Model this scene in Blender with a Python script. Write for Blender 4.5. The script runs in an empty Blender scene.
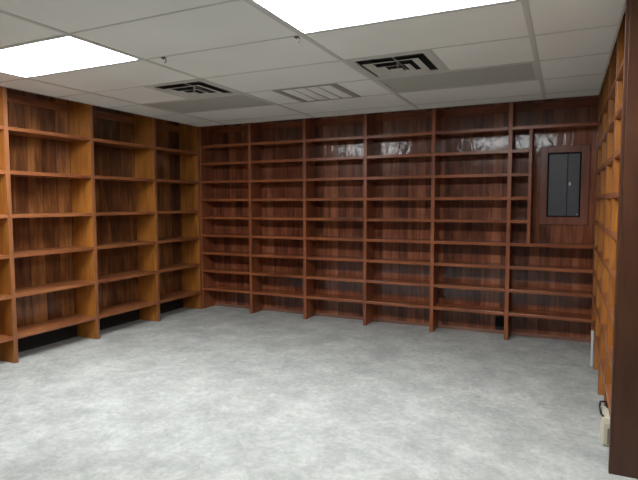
import bpy, bmesh, math, random
from mathutils import Vector, Matrix
random.seed(4)
FT = 0.3048
H = 7.794                      # ceiling height in feet
scn = bpy.context.scene
col = scn.collection

# ------------------------------------------------------------------ materials
def new_mat(name):
    m = bpy.data.materials.new(name); m.use_nodes = True
    nt = m.node_tree
    return m, nt, nt.nodes, nt.links, nt.nodes['Principled BSDF']

def ramp(n, stops):
    r = n.new('ShaderNodeValToRGB')
    el = r.color_ramp.elements
    while len(el) < len(stops): el.new(0.5)
    for e, (p, c) in zip(el, stops):
        e.position = p; e.color = (*c, 1)
    return r

def wood(name, dark, mid, light, axis, rough=0.35, plank=0.0, ripple=0.0, coat=0.0, spec=0.5):
    """grain runs along axis; plank = board width in metres across (0 = one board)"""
    m, nt, n, l, b = new_mat(name)
    tc = n.new('ShaderNodeTexCoord'); oi = n.new('ShaderNodeObjectInfo')
    off = n.new('ShaderNodeVectorMath'); off.operation = 'SCALE'; off.inputs[0].default_value = (7.3, 5.1, 9.7)
    l.new(oi.outputs['Random'], off.inputs['Scale'])
    add = n.new('ShaderNodeVectorMath'); add.operation = 'ADD'
    l.new(tc.outputs['Object'], add.inputs[0]); l.new(off.outputs[0], add.inputs[1])
    vec = add.outputs[0]
    fac_pl = None
    if plank:
        sep = n.new('ShaderNodeSeparateXYZ'); l.new(add.outputs[0], sep.inputs[0])
        dv = n.new('ShaderNodeMath'); dv.operation = 'DIVIDE'; dv.inputs[1].default_value = plank
        l.new(sep.outputs['X'], dv.inputs[0])
        fl = n.new('ShaderNodeMath'); fl.operation = 'FLOOR'; l.new(dv.outputs[0], fl.inputs[0])
        fr = n.new('ShaderNodeMath'); fr.operation = 'FRACT'; l.new(dv.outputs[0], fr.inputs[0])
        wn = n.new('ShaderNodeTexWhiteNoise'); wn.noise_dimensions = '1D'; l.new(fl.outputs[0], wn.inputs['W'])
        sc2 = n.new('ShaderNodeVectorMath'); sc2.operation = 'SCALE'; sc2.inputs[0].default_value = (3.1, 2.2, 8.8)
        l.new(wn.outputs['Value'], sc2.inputs['Scale'])
        a2 = n.new('ShaderNodeVectorMath'); a2.operation = 'ADD'
        l.new(vec, a2.inputs[0]); l.new(sc2.outputs[0], a2.inputs[1]); vec = a2.outputs[0]
        fac_pl = wn.outputs['Value']; fr_out = fr.outputs[0]
    mp = n.new('ShaderNodeMapping'); l.new(vec, mp.inputs['Vector'])
    s = [14.0, 14.0, 14.0]; s['xyz'.index(axis)] = 1.3
    mp.inputs['Scale'].default_value = s
    n1 = n.new('ShaderNodeTexNoise'); n1.inputs['Scale'].default_value = 1.0
    n1.inputs['Detail'].default_value = 6; n1.inputs['Roughness'].default_value = .62; n1.inputs['Distortion'].default_value = 1.2
    l.new(mp.outputs[0], n1.inputs['Vector'])
    mp2 = n.new('ShaderNodeMapping'); l.new(vec, mp2.inputs['Vector'])
    s2 = [3.2, 3.2, 3.2]; s2['xyz'.index(axis)] = 1.4
    mp2.inputs['Scale'].default_value = s2
    n2 = n.new('ShaderNodeTexNoise'); n2.inputs['Scale'].default_value = 1.6; n2.inputs['Detail'].default_value = 3
    l.new(mp2.outputs[0], n2.inputs['Vector'])
    mx = n.new('ShaderNodeMath'); mx.operation = 'MULTIPLY_ADD'; mx.inputs[1].default_value = .55
    l.new(n1.outputs['Fac'], mx.inputs[0])
    m3 = n.new('ShaderNodeMath'); m3.operation = 'MULTIPLY'; m3.inputs[1].default_value = .45
    l.new(n2.outputs['Fac'], m3.inputs[0]); l.new(m3.outputs[0], mx.inputs[2])
    val = mx.outputs[0]
    if fac_pl is not None:
        m4 = n.new('ShaderNodeMath'); m4.operation = 'MULTIPLY_ADD'; m4.inputs[1].default_value = .20; 
        l.new(fac_pl, m4.inputs[0])
        m5 = n.new('ShaderNodeMath'); m5.operation = 'SUBTRACT'; m5.inputs[1].default_value = .10
        l.new(val, m5.inputs[0]); l.new(m5.outputs[0], m4.inputs[2]); val = m4.outputs[0]
    r = ramp(n, [(.33, dark), (.5, mid), (.68, light)])
    l.new(val, r.inputs[0])
    colr = r.outputs[0]
    if fac_pl is not None:
        pr = ramp(n, [(0, (.35, .35, .35)), (.035, (1, 1, 1)), (.965, (1, 1, 1)), (1, (.35, .35, .35))])
        l.new(fr_out, pr.inputs[0])
        mm = n.new('ShaderNodeMix'); mm.data_type = 'RGBA'; mm.blend_type = 'MULTIPLY'; mm.inputs[0].default_value = 1
        l.new(colr, mm.inputs[6]); l.new(pr.outputs[0], mm.inputs[7]); colr = mm.outputs[2]
    l.new(colr, b.inputs['Base Color'])
    b.inputs['Roughness'].default_value = rough
    b.inputs['Specular IOR Level'].default_value = spec
    if coat:
        b.inputs['Coat Weight'].default_value = coat; b.inputs['Coat Roughness'].default_value = .12
    bp = n.new('ShaderNodeBump'); bp.inputs['Strength'].default_value = .12; bp.inputs['Distance'].default_value = .003
    l.new(n1.outputs['Fac'], bp.inputs['Height'])
    l.new(bp.outputs[0], b.inputs['Normal'])
    if ripple:
        mpr = n.new('ShaderNodeMapping'); l.new(add.outputs[0], mpr.inputs['Vector'])
        mpr.inputs['Scale'].default_value = (9, 9, 3.5)
        nr = n.new('ShaderNodeTexNoise'); nr.inputs['Scale'].default_value = 1.4; nr.inputs['Detail'].default_value = 3.5
        nr.inputs['Distortion'].default_value = .8
        l.new(mpr.outputs[0], nr.inputs['Vector'])
        b2 = n.new('ShaderNodeBump'); b2.inputs['Strength'].default_value = ripple; b2.inputs['Distance'].default_value = .01
        l.new(nr.outputs['Fac'], b2.inputs['Height']); l.new(bp.outputs[0], b2.inputs['Normal'])
        l.new(b2.outputs[0], b.inputs['Normal'])
        if coat: l.new(b2.outputs[0], b.inputs['Coat Normal'])
    return m

def plain(name, c, rough=.6, metal=0.0, noise=0.0, scale=40, bump=0.0):
    m, nt, n, l, b = new_mat(name)
    tc = n.new('ShaderNodeTexCoord'); nz = n.new('ShaderNodeTexNoise')
    nz.inputs['Scale'].default_value = scale; nz.inputs['Detail'].default_value = 5
    l.new(tc.outputs['Object'], nz.inputs['Vector'])
    lo = [max(0, v*(1-noise)) for v in c]; hi = [v*(1+noise) for v in c]
    r = ramp(n, [(.3, lo), (.7, hi)]); l.new(nz.outputs['Fac'], r.inputs[0]); l.new(r.outputs[0], b.inputs['Base Color'])
    b.inputs['Roughness'].default_value = rough; b.inputs['Metallic'].default_value = metal
    if bump:
        bp = n.new('ShaderNodeBump'); bp.inputs['Strength'].default_value = bump; bp.inputs['Distance'].default_value = .002
        l.new(nz.outputs['Fac'], bp.inputs['Height']); l.new(bp.outputs[0], b.inputs['Normal'])
    return m

ORG = ((.22, .070, .013), (.40, .145, .025), (.54, .215, .038))     # orange side boards
RED = ((.15, .042, .018), (.28, .085, .033), (.38, .125, .050))    # red-brown front edges
PAN = ((.095, .027, .013), (.24, .074, .034), (.44, .160, .078))   # back panelling
M = {}
M['side_orange'] = wood('side_orange', *ORG, 'z', rough=.38)
M['side_red'] = wood('side_red', *RED, 'z', rough=.33)
M['shelf_wood'] = wood('shelf_wood', (.16, .050, .020), (.28, .095, .036), (.38, .145, .056), 'x', rough=.33)
M['shelf_red'] = wood('shelf_red', *RED, 'x', rough=.26)
M['panel_left'] = wood('panel_left', (.05, .018, .009), (.15, .054, .019), (.40, .165, .052), 'z', rough=.32, plank=.16, ripple=.15, coat=.7, spec=.25)
M['panel_back'] = wood('panel_back', *PAN, 'z', rough=.34, plank=.10, ripple=.32, coat=.85, spec=.2)
M['end_dark'] = wood('end_dark', (.055, .020, .010), (.085, .032, .015), (.115, .045, .021), 'z', rough=.4)
M['base_wood'] = wood('base_wood', (.16, .075, .05), (.24, .115, .075), (.30, .15, .10), 'x', rough=.5)
M['frame_wood'] = wood('frame_wood', (.17, .058, .036), (.25, .088, .055), (.31, .115, .07), 'z', rough=.3)
M['shade_dark'] = plain('shade_dark', (.022, .018, .016), .8)  # near-black colour standing in for the shade under the bottom shelves
M['edge_brown'] = wood('edge_brown', (.16, .055, .022), (.27, .098, .038), (.35, .14, .055), 'z', rough=.4)
M['tbar'] = plain('tbar', (.64, .64, .59), .5)
M['vent_metal'] = plain('vent_metal', (.60, .60, .55), .45)
M['void'] = plain('void', (.012, .012, .012), .9)
M['duct_grey'] = plain('duct_grey', (.07, .07, .068), .7)
M['unlit_lens'] = plain('unlit_lens', (.50, .51, .45), .6, noise=.04, scale=220, bump=.3)
M['grille_bar'] = plain('grille_bar', (.92, .92, .87), .5)
M['grille_frame'] = plain('grille_frame', (.36, .36, .32), .5)
M['white_frame'] = plain('white_frame', (.68, .69, .70), .45)
M['wall_paint'] = plain('wall_paint', (.22, .17, .13), .8, noise=.04, scale=8)
M['cream'] = plain('cream', (.66, .60, .46), .45, noise=.05)
M['cream_dark'] = plain('cream_dark', (.20, .17, .13), .5)
M['black_plastic'] = plain('black_plastic', (.012, .012, .013), .35)
M['panel_metal'] = plain('panel_metal', (.10, .10, .115), .32, noise=.1, scale=12)
M['latch'] = plain('latch', (.7, .7, .68), .3)
M['hook_metal'] = plain('hook_metal', (.16, .14, .12), .4, metal=.6)

# ceiling tile
m, nt, n, l, b = new_mat('ceiling_tile')
tc = n.new('ShaderNodeTexCoord'); nz = n.new('ShaderNodeTexNoise'); nz.inputs['Scale'].default_value = 90; nz.inputs['Detail'].default_value = 6
l.new(tc.outputs['Object'], nz.inputs['Vector'])
n2 = n.new('ShaderNodeTexNoise'); n2.inputs['Scale'].default_value = 1.2; l.new(tc.outputs['Object'], n2.inputs['Vector'])
r = ramp(n, [(.3, (.84, .84, .78)), (.7, (.90, .90, .84))]); l.new(n2.outputs['Fac'], r.inputs[0]); l.new(r.outputs[0], b.inputs['Base Color'])
bp = n.new('ShaderNodeBump'); bp.inputs['Strength'].default_value = .25; bp.inputs['Distance'].default_value = .002
l.new(nz.outputs['Fac'], bp.inputs['Height']); l.new(bp.outputs[0], b.inputs['Normal']); b.inputs['Roughness'].default_value = .9
M['ceiling_tile'] = m

# carpet
m, nt, n, l, b = new_mat('carpet')
tc = n.new('ShaderNodeTexCoord')
def nzz(sc, det, dist=0, rough=.5):
    q = n.new('ShaderNodeTexNoise'); q.inputs['Scale'].default_value = sc; q.inputs['Detail'].default_value = det
    q.inputs['Distortion'].default_value = dist; q.inputs['Roughness'].default_value = rough
    l.new(tc.outputs['Object'], q.inputs['Vector']); return q.outputs['Fac']
a = nzz(3.0, 10, .2, .78); f = nzz(330, 3, 0, .7); g = nzz(28, 4, .5, .6)
r1 = ramp(n, [(.38, (.50, .50, .478)), (.50, (.60, .602, .575)), (.61, (.72, .722, .69))]); l.new(a, r1.inputs[0])
r2 = ramp(n, [(.3, (.72, .72, .72)), (.7, (1.0, 1.0, 1.0))]); l.new(f, r2.inputs[0])
r3 = ramp(n, [(.3, (.80, .80, .80)), (.7, (1.0, 1.0, 1.0))]); l.new(g, r3.inputs[0])
x1 = n.new('ShaderNodeMix'); x1.data_type = 'RGBA'; x1.blend_type = 'MULTIPLY'; x1.inputs[0].default_value = 1
l.new(r1.outputs[0], x1.inputs[6]); l.new(r2.outputs[0], x1.inputs[7])
x2 = n.new('ShaderNodeMix'); x2.data_type = 'RGBA'; x2.blend_type = 'MULTIPLY'; x2.inputs[0].default_value = 1
l.new(x1.outputs[2], x2.inputs[6]); l.new(r3.outputs[0], x2.inputs[7])
l.new(x2.outputs[2], b.inputs['Base Color'])
sm = n.new('ShaderNodeMath'); sm.operation = 'MULTIPLY_ADD'; sm.inputs[1].default_value = .35
l.new(f, sm.inputs[0]); l.new(g, sm.inputs[2])
bp = n.new('ShaderNodeBump'); bp.inputs['Strength'].default_value = .7; bp.inputs['Distance'].default_value = .012
l.new(sm.outputs[0], bp.inputs['Height']); l.new(bp.outputs[0], b.inputs['Normal'])
b.inputs['Roughness'].default_value = .95; b.inputs['Specular IOR Level'].default_value = .1
M['carpet'] = m

def emit(name, c, s):
    m, nt, n, l, b = new_mat(name)
    b.inputs['Base Color'].default_value = (.8, .8, .8, 1)
    b.inputs['Emission Color'].default_value = (*c, 1); b.inputs['Emission Strength'].default_value = s
    return m
M['lit_diffuser'] = emit('lit_diffuser', (.93, .98, 1.0), 7.0)

# ------------------------------------------------------------------ helpers (feet in, metres out)
def tag(o, label=None, cat=None, group=None, kind=None):
    if label: o['label'] = label
    if cat: o['category'] = cat
    if group: o['group'] = group
    if kind: o['kind'] = kind
    return o

def empty(name, loc, rz=0):
    o = bpy.data.objects.new(name, None); col.objects.link(o)
    o.empty_display_size = .1
    o.location = Vector(loc) * FT; o.rotation_euler = (0, 0, rz)
    return o

def add_box(bm, c, s, bev=0.0, rot=None):
    mt = Matrix.Translation(Vector(c)) @ (rot.to_4x4() if rot else Matrix.Identity(4)) @ Matrix.Diagonal((*s, 1))
    ret = bmesh.ops.create_cube(bm, size=1, matrix=mt)
    if bev:
        es = list({e for v in ret['verts'] for e in v.link_edges})
        bmesh.ops.bevel(bm, geom=es, offset=bev, segments=2, affect='EDGES', profile=.5)

def add_ext(bm, x0, x1, y0, y1, z0, z1, bev=0.0):
    add_box(bm, ((x0+x1)/2, (y0+y1)/2, (z0+z1)/2), (x1-x0, y1-y0, z1-z0), bev)

def finish(name, bm, mat, parent=None, loc=(0, 0, 0), smooth=False):
    me = bpy.data.meshes.new(name)
    bmesh.ops.scale(bm, vec=(FT, FT, FT), verts=bm.verts)
    bmesh.ops.recalc_face_normals(bm, faces=bm.faces)
    bm.to_mesh(me); bm.free()
    if smooth:
        for p in me.polygons: p.use_smooth = True
    me.materials.append(mat)
    o = bpy.data.objects.new(name, me); col.objects.link(o)
    o.location = Vector(loc) * FT
    if parent: o.parent = parent
    return o

def board(name, x0, x1, y0, y1, z0, z1, mat, parent=None, bev=.008):
    """one board, its origin at its own centre"""
    c = ((x0+x1)/2, (y0+y1)/2, (z0+z1)/2)
    bm = bmesh.new()
    add_box(bm, (0, 0, 0), (x1-x0, y1-y0, z1-z0), bev)
    return finish(name, bm, mat, parent, c)

def struct(o): return tag(o, kind='structure')

# ------------------------------------------------------------------ room shell
XW0, XW1, YW0, YW1 = -10.52, 6.46, -15.0, 9.82
struct(board('floor', XW0-.3, XW1+.3, YW0-.3, YW1+.3, -.3, 0, M['carpet'], bev=0))
struct(board('wall_left', XW0-.3, XW0, YW0, YW1, 0, H+1.2, M['wall_paint'], bev=0))
struct(board('wall_right', XW1, XW1+.3, YW0, YW1, 0, H+1, M['wall_paint'], bev=0))
struct(board('wall_back', XW0-.3, XW1+.3, YW1, YW1+.3, 0, H+1, M['wall_paint'], bev=0))
struct(board('wall_front', XW0-.3, XW1+.3, YW0-.3, YW0, 0, H+1, M['wall_paint'], bev=0))

# ceiling: 4 ft x 2 ft tiles laid in a T-bar grid; cells with fixtures are left open
TZ = H + .014
lights = [(-8, -2), (0, -2)]
dead = [(-8, 4), (0, 4)]
vents = [(-6, 2), (0, 2)]
grille = (-3.05, 4)
bm = bmesh.new()
bars = bmesh.new()
def tile(x0, x1, y0, y1):
    x0 = max(x0, -9.47); x1 = min(x1, 5.50 if y0 > -.5 else XW1); y0 = max(y0, YW0); y1 = min(y1, 8.89)
    if x1-x0 < .05 or y1-y0 < .05: return
    add_ext(bm, x0, x1, y0, y1, TZ, TZ+.06)
open4 = set(lights + dead)
for xi in range(-12, 8, 4):
    for yi in range(-16, 10, 2):
        if (xi, yi) in open4: continue
        if (xi, yi) == (-8, 2): tile(-8, -6, 2, 4); continue
        if (xi, yi) == (0, 2): tile(2, 4, 2, 4); continue
        if (xi, yi) == (-4, 4): tile(-4, grille[0], 4, 6); tile(grille[0]+2, 0, 4, 6); continue
        tile(xi, xi+4, yi, yi+2)
add_ext(bm, 5.50, XW1, 0, .55, TZ, TZ+.06)
struct(finish('ceiling', bm, M['ceiling_tile']))
for xi in (-8, -4, 0, 4):
    add_ext(bars, xi-.05, xi+.05, YW0, 8.85, H, TZ+.01)
for yi in range(-14, 10, 2):
    for a_, b_ in ((-9.43, -8.05), (-7.95, -4.05), (-3.95, -.05), (.05, 3.95), (4.05, 5.46 if yi > -.5 else XW1)):
        add_ext(bars, a_, b_, yi-.022, yi+.022, H+.004, TZ+.01)
add_ext(bars, -9.47, -9.43, -6, 8.85, H-.0, TZ+.07); add_ext(bars, 5.46, 5.50, .6, 8.85, H, TZ+.07); add_ext(bars, -9.47, 5.50, 8.85, 8.89, H, TZ+.07)
for vx in (-6, 2): add_ext(bars, vx-.025, vx+.025, 2.03, 3.97, H+.004, TZ+.01)
struct(finish('trim_1', bars, M['tbar']))

# ------------------------------------------------------------------ bookcases
UT = .125     # upright face width
ST = .105     # shelf thickness
TOP = H + .42
def bookcase(name, loc, rz, xs, depth, rows, mats, rows_for=None, skip_panel=()):
    """xs: upright centres along local x, front at local y=0"""
    root = empty(name, loc, rz)
    for i, x in enumerate(xs):
        um = mats['upright'][i] if isinstance(mats['upright'], list) else mats['upright']
        ed = .02 if 'edge' in mats else 0
        fp = -.03 if um is M['end_dark'] else 0   # the dark end board stands a little proud
        up = board('upright', x-UT/2, x+UT/2, ed, depth, 0, TOP, um, root)
        if ed:     # front edging strip of the board
            e = board('edge_strip', x-UT/2, x+UT/2, fp, ed, 0, TOP, mats['edge'] if not fp else um, root, .006)
            e.parent = up; e.location = (0, ((fp+ed)/2 - (ed+depth)/2)*FT, 0)
    for i in range(len(xs)-1):
        a, b = xs[i]+UT/2, xs[i+1]-UT/2
        pz = mats.get('shade_z', 0)
        board('back_panel', a, b, depth-.03, depth, pz, TOP, mats['panel'], root, 0)
        board('top_board', a, b, .004, depth-.03, TOP-.06, TOP, mats['shelf'], root)
        board('top_cleat', a, b, depth-.085, depth-.03, H-.19, H+.06, mats['shelf'], root, .004)
        if pz: board('shade_board', a, b, depth-.06, depth, 0, pz, mats['base'], root, .004)  # added dark board, the shade below the lowest shelf put into its colour
        else: board('kick_strip', a, b, depth-.085, depth-.03, 0, .115, mats['base'], root, .01)
        for z in (rows if rows_for is None or i not in rows_for else rows_for[i]):
            board('shelf', a, b, .004, depth-.03, z-ST/2, z+ST/2, mats['shelf'], root)
    return root

BACKROWS = [.88, 1.665, 2.43, 3.195, 3.95, 4.705, 5.468, 6.23, 6.96]
LEFTROWS = [.735, 1.93, 3.08, 4.215, 5.45, 6.68]
YB, XL, XR = 8.89, -9.47, 5.50
xs = [-9.479 + 2.4956*i for i in range(6)] + [XR + UT/2 + .005]
bx = [x - xs[0] for x in xs]
back = bookcase('bookcase', (xs[0], YB, 0), 0, bx, .89, BACKROWS,
    dict(upright=M['side_red'], panel=M['panel_back'], shelf=M['shelf_red'], base=M['base_wood']),
    rows_for={5: [.88, 1.665, 2.43, 3.195, 6.96]})
tag(back, 'long red-brown wooden bookcase of six narrow-shelved bays across the far wall', 'bookcase')
# short shelf stack beside the electrical panel
dx = 3.615 - xs[0]
board('divider', dx-.05, dx+.05, .004, .86, 3.195+ST/2, 6.96-ST/2, M['side_red'], back)
for z in (3.95, 4.705, 5.468, 6.23):
    board('shelf', bx[5]+UT/2, dx-.05, .004, .86, z-ST/2, z+ST/2, M['shelf_red'], back)
# dark cut-out low in the fifth bay
tag(board('wall_opening', 2.56-xs[0], 2.87-xs[0], .848, .862, .13, .60, M['void'], back, 0), 'black cut-out low in the panelling')

ly = [-5.44, -2.527, .386, 3.298, 6.211, YB - UT/2 - .005]
left = bookcase('bookcase', (XL, ly[0], 0), math.pi/2, [y-ly[0] for y in ly], 1.0, LEFTROWS,
    dict(upright=M['side_orange'], panel=M['panel_left'], shelf=M['shelf_wood'], base=M['shade_dark'], shade_z=.69, edge=M['edge_brown']))
tag(left, 'orange-brown wooden bookcase with wide deep bays and six shelves on the left wall', 'bookcase')

ry = [YB - .07, 6.73, 4.65, 2.61, .64]
right = bookcase('bookcase', (XR, ry[0], 0), -math.pi/2, [ry[0]-y for y in ry], .93, BACKROWS,
    dict(upright=[M['side_orange']]*4 + [M['end_dark']], panel=M['panel_left'], shelf=M['shelf_wood'], base=M['shade_dark'], shade_z=.83, edge=M['edge_brown']))
tag(right, 'orange wooden bookcase seen edge-on along the right wall, ending in a dark brown side board', 'bookcase')

# ------------------------------------------------------------------ electrical panel
ep = empty('electrical_panel', (4.6, YB+.86, 3.84))
tag(ep, 'dark grey metal electrical panel door in a wide wooden frame, set in the bookcase panelling', 'electrical panel')
x0, x1, z0, z1, w = -.71, .735, 0, 2.56, .21
fr = bmesh.new()
add_ext(fr, x0, x0+w, -.07, 0, z0, z1, .008); add_ext(fr, x1-w-.02, x1, -.07, 0, z0, z1, .008)
add_ext(fr, x0+w, x1-w-.02, -.068, 0, z1-w, z1, .008); add_ext(fr, x0+w, x1-w-.02, -.068, 0, z0, z0+w+.04, .008)
finish('frame', fr, M['frame_wood'], ep)
ix0, ix1, iz0, iz1 = x0+w, x1-w-.02, z0+w+.04, z1-w
bp_ = bmesh.new(); add_ext(bp_, ix0, ix1, -.02, 0, iz0, iz1)
finish('box_rim', bp_, M['void'], ep)
sx = ix0 + (ix1-ix0)*.60
board('cover', ix0+.05, sx-.008, -.045, -.02, iz0+.04, iz1-.05, M['panel_metal'], ep, .006)
dr = board('door', sx+.008, ix1-.05, -.05, -.02, iz0+.04, iz1-.05, M['panel_metal'], ep, .006)
cx, cz = (sx+.008+ix1-.05)/2, (iz0+.04+iz1-.05)/2
lt = board('latch', sx+.045-cx, sx+.105-cx, -.04, -.012, 5.17-3.84-cz-.055, 5.17-3.84-cz+.055, M['latch'], dr, .008)
tag(lt, 'small pale latch')
scw = bmesh.new()
bmesh.ops.create_cone(scw, cap_ends=True, segments=12, radius1=.018, radius2=.014, depth=.015, matrix=Matrix.Rotation(math.pi/2, 4, 'X'))
finish('screw', scw, M['latch'], dr, (ix1-.09-cx, -.022, iz0+.09-cz))

# ------------------------------------------------------------------ ceiling fixtures
def fixture_mesh_frame(w, d, fw, drop=.0):
    b_ = bmesh.new()
    add_ext(b_, .03, fw, .03, d-.03, -.0, .30); add_ext(b_, w-fw, w-.03, .03, d-.03, 0, .30)
    add_ext(b_, fw, w-fw, .03, fw, 0, .30); add_ext(b_, fw, w-fw, d-fw, d-.03, 0, .30)
    add_ext(b_, .03, w-.03, .03, d-.03, .30, .32)
    return b_
lamp_labels = {
 (-8, -2): 'lit rectangular ceiling light at the left, above the left bookcase',
 (0, -2): 'lit rectangular ceiling light at the top centre, the larger of the two in view',
 (-8, -8): 'lit rectangular ceiling light nearer the viewer, left column, above the frame',
 (0, -8): 'lit rectangular ceiling light nearer the viewer, right column, above the frame',
 (-8, -14): 'lit rectangular ceiling light by the rear wall, left column',
 (0, -14): 'lit rectangular ceiling light by the rear wall, right column'}
def light(x, y, first=None):
    if first is None:
        t = empty('ceiling_light', (x, y, H+.002))
        finish('frame', fixture_mesh_frame(4, 2, .10), M['white_frame'], t)
        d_ = bmesh.new(); add_ext(d_, .10, 3.90, .10, 1.90, .02, .05)
        finish('diffuser', d_, M['lit_diffuser'], t)
    else:
        t = first.copy(); col.objects.link(t); t.location = Vector((x, y, H+.002)) * FT
        for ch in first.children:
            c = ch.copy(); col.objects.link(c); c.parent = t
    tag(t, lamp_labels[(x, y)], 'ceiling light', 'lit ceiling lights')
    return t
L0 = light(*lights[0])
for q in lights[1:]: light(*q, first=L0)

def dead_light(x, y, lab, first=None):
    if first is None:
        t = empty('ceiling_light', (x, y, H+.002))
        finish('frame', fixture_mesh_frame(4, 2, .12), M['tbar'], t)
        d_ = bmesh.new(); add_ext(d_, .12, 3.88, .12, 1.88, .015, .04)
        finish('diffuser', d_, M['unlit_lens'], t)
    else:
        t = first.copy(); col.objects.link(t); t.location = Vector((x, y, H+.002)) * FT
        for ch in first.children:
            c = ch.copy(); col.objects.link(c); c.parent = t
    tag(t, lab, 'ceiling light', 'unlit ceiling lights')
    return t
D0 = dead_light(-8, 4, 'unlit grey ceiling light panel behind the left square vent')
dead_light(0, 4, 'unlit grey ceiling light panel behind the right square vent', first=D0)

def ring(bm_, a, z0_, b_, z1_, t):
    """thin square frustum shell from half-size a at z0 to b at z1"""
    def sq(h, z): return [bm_.verts.new((sx_*h, sy_*h, z)) for sx_, sy_ in ((-1, -1), (1, -1), (1, 1), (-1, 1))]
    o0, o1, i1, i0 = sq(a, z0_), sq(b_, z1_), sq(b_-t, z1_), sq(a-t, z0_)
    for p, q in ((o0, o1), (o1, i1), (i1, i0), (i0, o0)):
        for k in range(4):
            bm_.faces.new((p[k], p[(k+1) % 4], q[(k+1) % 4], q[k]))
def vent(x, y, lab, first=None):
    if first is None:
        t = empty('ceiling_vent', (x+1, y+1, H+.002))
        f_ = bmesh.new()
        for (u0, u1, v0, v1) in ((-.97, -.80, -.97, .97), (.80, .97, -.97, .97), (-.80, .80, -.97, -.80), (-.80, .80, .80, .97)):
            add_ext(f_, u0, u1, v0, v1, 0, .03)
        finish('frame', f_, M['vent_metal'], t)
        d_ = bmesh.new()
        add_ext(d_, -.84, .84, -.84, .84, .42, .44)
        for (u0, u1, v0, v1) in ((-.84, -.82, -.84, .84), (.82, .84, -.84, .84), (-.82, .82, -.84, -.82), (-.82, .82, .82, .84)):
            add_ext(d_, u0, u1, v0, v1, .03, .42)
        finish('duct', d_, M['duct_grey'], t)
        for (a, z0_, b_, z1_) in ((.66, -.05, .48, -.015), (.40, -.085, .25, -.05)):
            r_ = bmesh.new(); ring(r_, a, z0_, b_, z1_, .02)
            finish('louver', r_, M['vent_metal'], t)
        c_ = bmesh.new(); add_box(c_, (0, 0, -.10), (.30, .30, .03), .008)
        add_box(c_, (0, 0, .0), (.05, .05, .19), .004)
        finish('centre_plate', c_, M['vent_metal'], t)
        for sy_ in (-1, 1):
            s_ = bmesh.new(); add_box(s_, (0, sy_*.45, .10), (.03, .86, .02))
            finish('brace', s_, M['vent_metal'], t)
    else:
        t = first.copy(); col.objects.link(t); t.location = Vector((x+1, y+1, H+.002)) * FT
        for ch in first.children:
            c = ch.copy(); col.objects.link(c); c.parent = t
    tag(t, lab, 'vent', 'square ceiling vents')
    return t
V0 = vent(-6, 2, 'square white louvered ceiling vent nearer the left bookcase')
vent(0, 2, 'square white louvered ceiling vent in front of the right-hand grey unlit panel', first=V0)

g = empty('ceiling_grille', (grille[0]+1, grille[1]+1, H+.002))
tag(g, 'square ceiling return grille with four pale bars, between the two grey unlit panels', 'grille')
f_ = bmesh.new()
for (u0, u1, v0, v1) in ((-.99, -.80, -.97, .97), (.80, .99, -.97, .97), (-.80, .80, -.97, -.90), (-.80, .80, .88, .97)):
    add_ext(f_, u0, u1, v0, v1, -.01, .05)
add_ext(f_, -.80, .80, -.90, .88, .10, .12)
finish('frame', f_, M['grille_frame'], g)
for k in range(4):
    c = -.80 + .40*(k+.5)
    board('slat', c-.17, c+.17, -.89, .87, -.005, .03, M['grille_bar'], g, .006)

# small hooks clipped on the grid
def hook(x, y, lab, first=None):
    if first is None:
        t = empty('ceiling_hook', (x, y, H))
        b1 = bmesh.new(); add_box(b1, (0, 0, -.015), (.09, .06, .03), .006)
        finish('clip', b1, M['hook_metal'], t)
        b2 = bmesh.new(); pts = []
        for k in range(10):
            an = -math.pi/2 + k*math.pi*1.3/9
            pts.append(Vector((.045*math.cos(an)+.03, 0, -.075 + .045*math.sin(an))))
        for p, q in zip(pts, pts[1:]):
            d = q-p
            bmesh.ops.create_cone(b2, cap_ends=True, segments=8, radius1=.011, radius2=.011, depth=d.length*1.15,
                matrix=Matrix.Translation((p+q)/2) @ d.to_track_quat('Z', 'Y').to_matrix().to_4x4())
        finish('wire', b2, M['hook_metal'], t, smooth=True)
    else:
        t = first.copy(); col.objects.link(t); t.location = Vector((x, y, H)) * FT
        for ch in first.children:
            c = ch.copy(); col.objects.link(c); c.parent = t
    tag(t, lab, 'hook', 'ceiling grid hooks')
    return t
K0 = hook(-3.45, 0, 'small metal hook on the ceiling grid near the corner of the left lit light')
hook(-.12, 0, 'small metal hook on the ceiling grid at the corner of the large lit light', first=K0)

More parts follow.
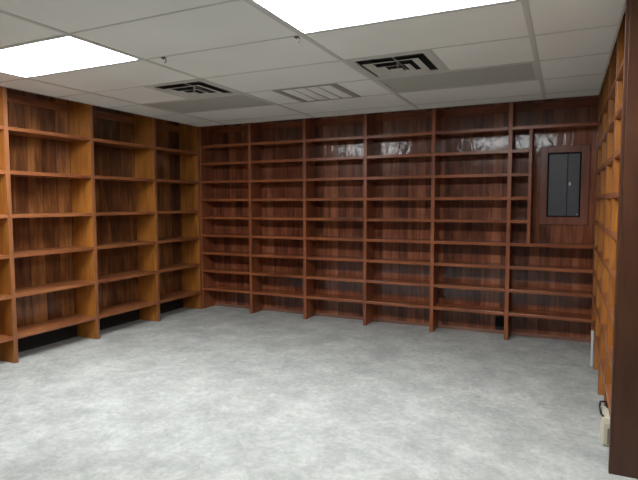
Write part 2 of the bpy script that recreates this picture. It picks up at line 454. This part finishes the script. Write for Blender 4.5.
# ------------------------------------------------------------------ cream box with black handle, at the foot of the right bookcase
t = empty('utility_box', (5.53, 2.04, 0))
tag(t, 'cream box with a black handle on the carpet at the foot of the right bookcase', 'box')
b1 = bmesh.new()
add_ext(b1, -.10, .035, -.36, .36, 0, .50, .02)
add_ext(b1, -.085, .035, -.385, -.36, .04, .46, .006)
finish('body', b1, M['cream'], t)
board('side_slot', -.02, .02, -.40, -.383, .06, .36, M['cream_dark'], t, .003)
board('lid', -.095, .03, -.34, .34, .50, .53, M['cream'], t, .02)
hb = bmesh.new()
pts = [Vector(p) for p in ((-.08, -.26, .53), (-.125, -.22, .56), (-.135, .05, .60), (-.115, .24, .64), (-.02, .28, .64), (.005, .26, .53))]
for p, q in zip(pts, pts[1:]):
    d = q-p
    bmesh.ops.create_cone(hb, cap_ends=True, segments=10, radius1=.018, radius2=.018, depth=d.length,
        matrix=Matrix.Translation((p+q)/2) @ d.to_track_quat('Z', 'Y').to_matrix().to_4x4())
    bmesh.ops.create_uvsphere(hb, u_segments=10, v_segments=6, radius=.019, matrix=Matrix.Translation(q))
finish('handle', hb, M['black_plastic'], t, smooth=True)
# pale strip standing at the far end
t = empty('cable_cover', (5.455, 7.0, 0))
tag(t, 'thin white upright cable cover at the far foot of the right bookcase, by the corner', 'cable cover')
board('channel', -.03, .03, -.05, .05, 0, .74, M['white_frame'], t, .008)
board('end_cap', -.034, .034, -.054, .054, .74, 1.0, M['tbar'], t, .01)

# ------------------------------------------------------------------ camera
cx, cy, cz, ya, pi_, ro, f = 4.7035, -9.1952, H-3.225, .4424, -.0708, -.0026, 521.77
ca, sa, cb, sb, cc, sc = math.cos(ya), math.sin(ya), math.cos(pi_), math.sin(pi_), math.cos(ro), math.sin(ro)
fw = Vector((-sa*cb, ca*cb, sb)); r0 = Vector((ca, sa, 0)); u0 = r0.cross(fw)
rv, uv = r0*cc + u0*sc, -r0*sc + u0*cc
cam = bpy.data.cameras.new('camera'); co = bpy.data.objects.new('camera', cam); col.objects.link(co)
mat = Matrix((rv, uv, -fw)).transposed().to_4x4(); mat.translation = Vector((cx, cy, cz)) * FT
co.matrix_world = mat
cam.sensor_fit = 'HORIZONTAL'; cam.sensor_width = 36; cam.lens = f/638*36; cam.clip_start = .05
scn.camera = co

w_ = bpy.data.worlds.new('world'); w_.use_nodes = True; scn.world = w_
w_.node_tree.nodes['Background'].inputs[0].default_value = (.02, .02, .02, 1)
scn.view_settings.view_transform = 'Standard'; scn.view_settings.look = 'None'
scn.view_settings.gamma = 1; scn.view_settings.use_curve_mapping = False
scn.view_settings.exposure = 2.3
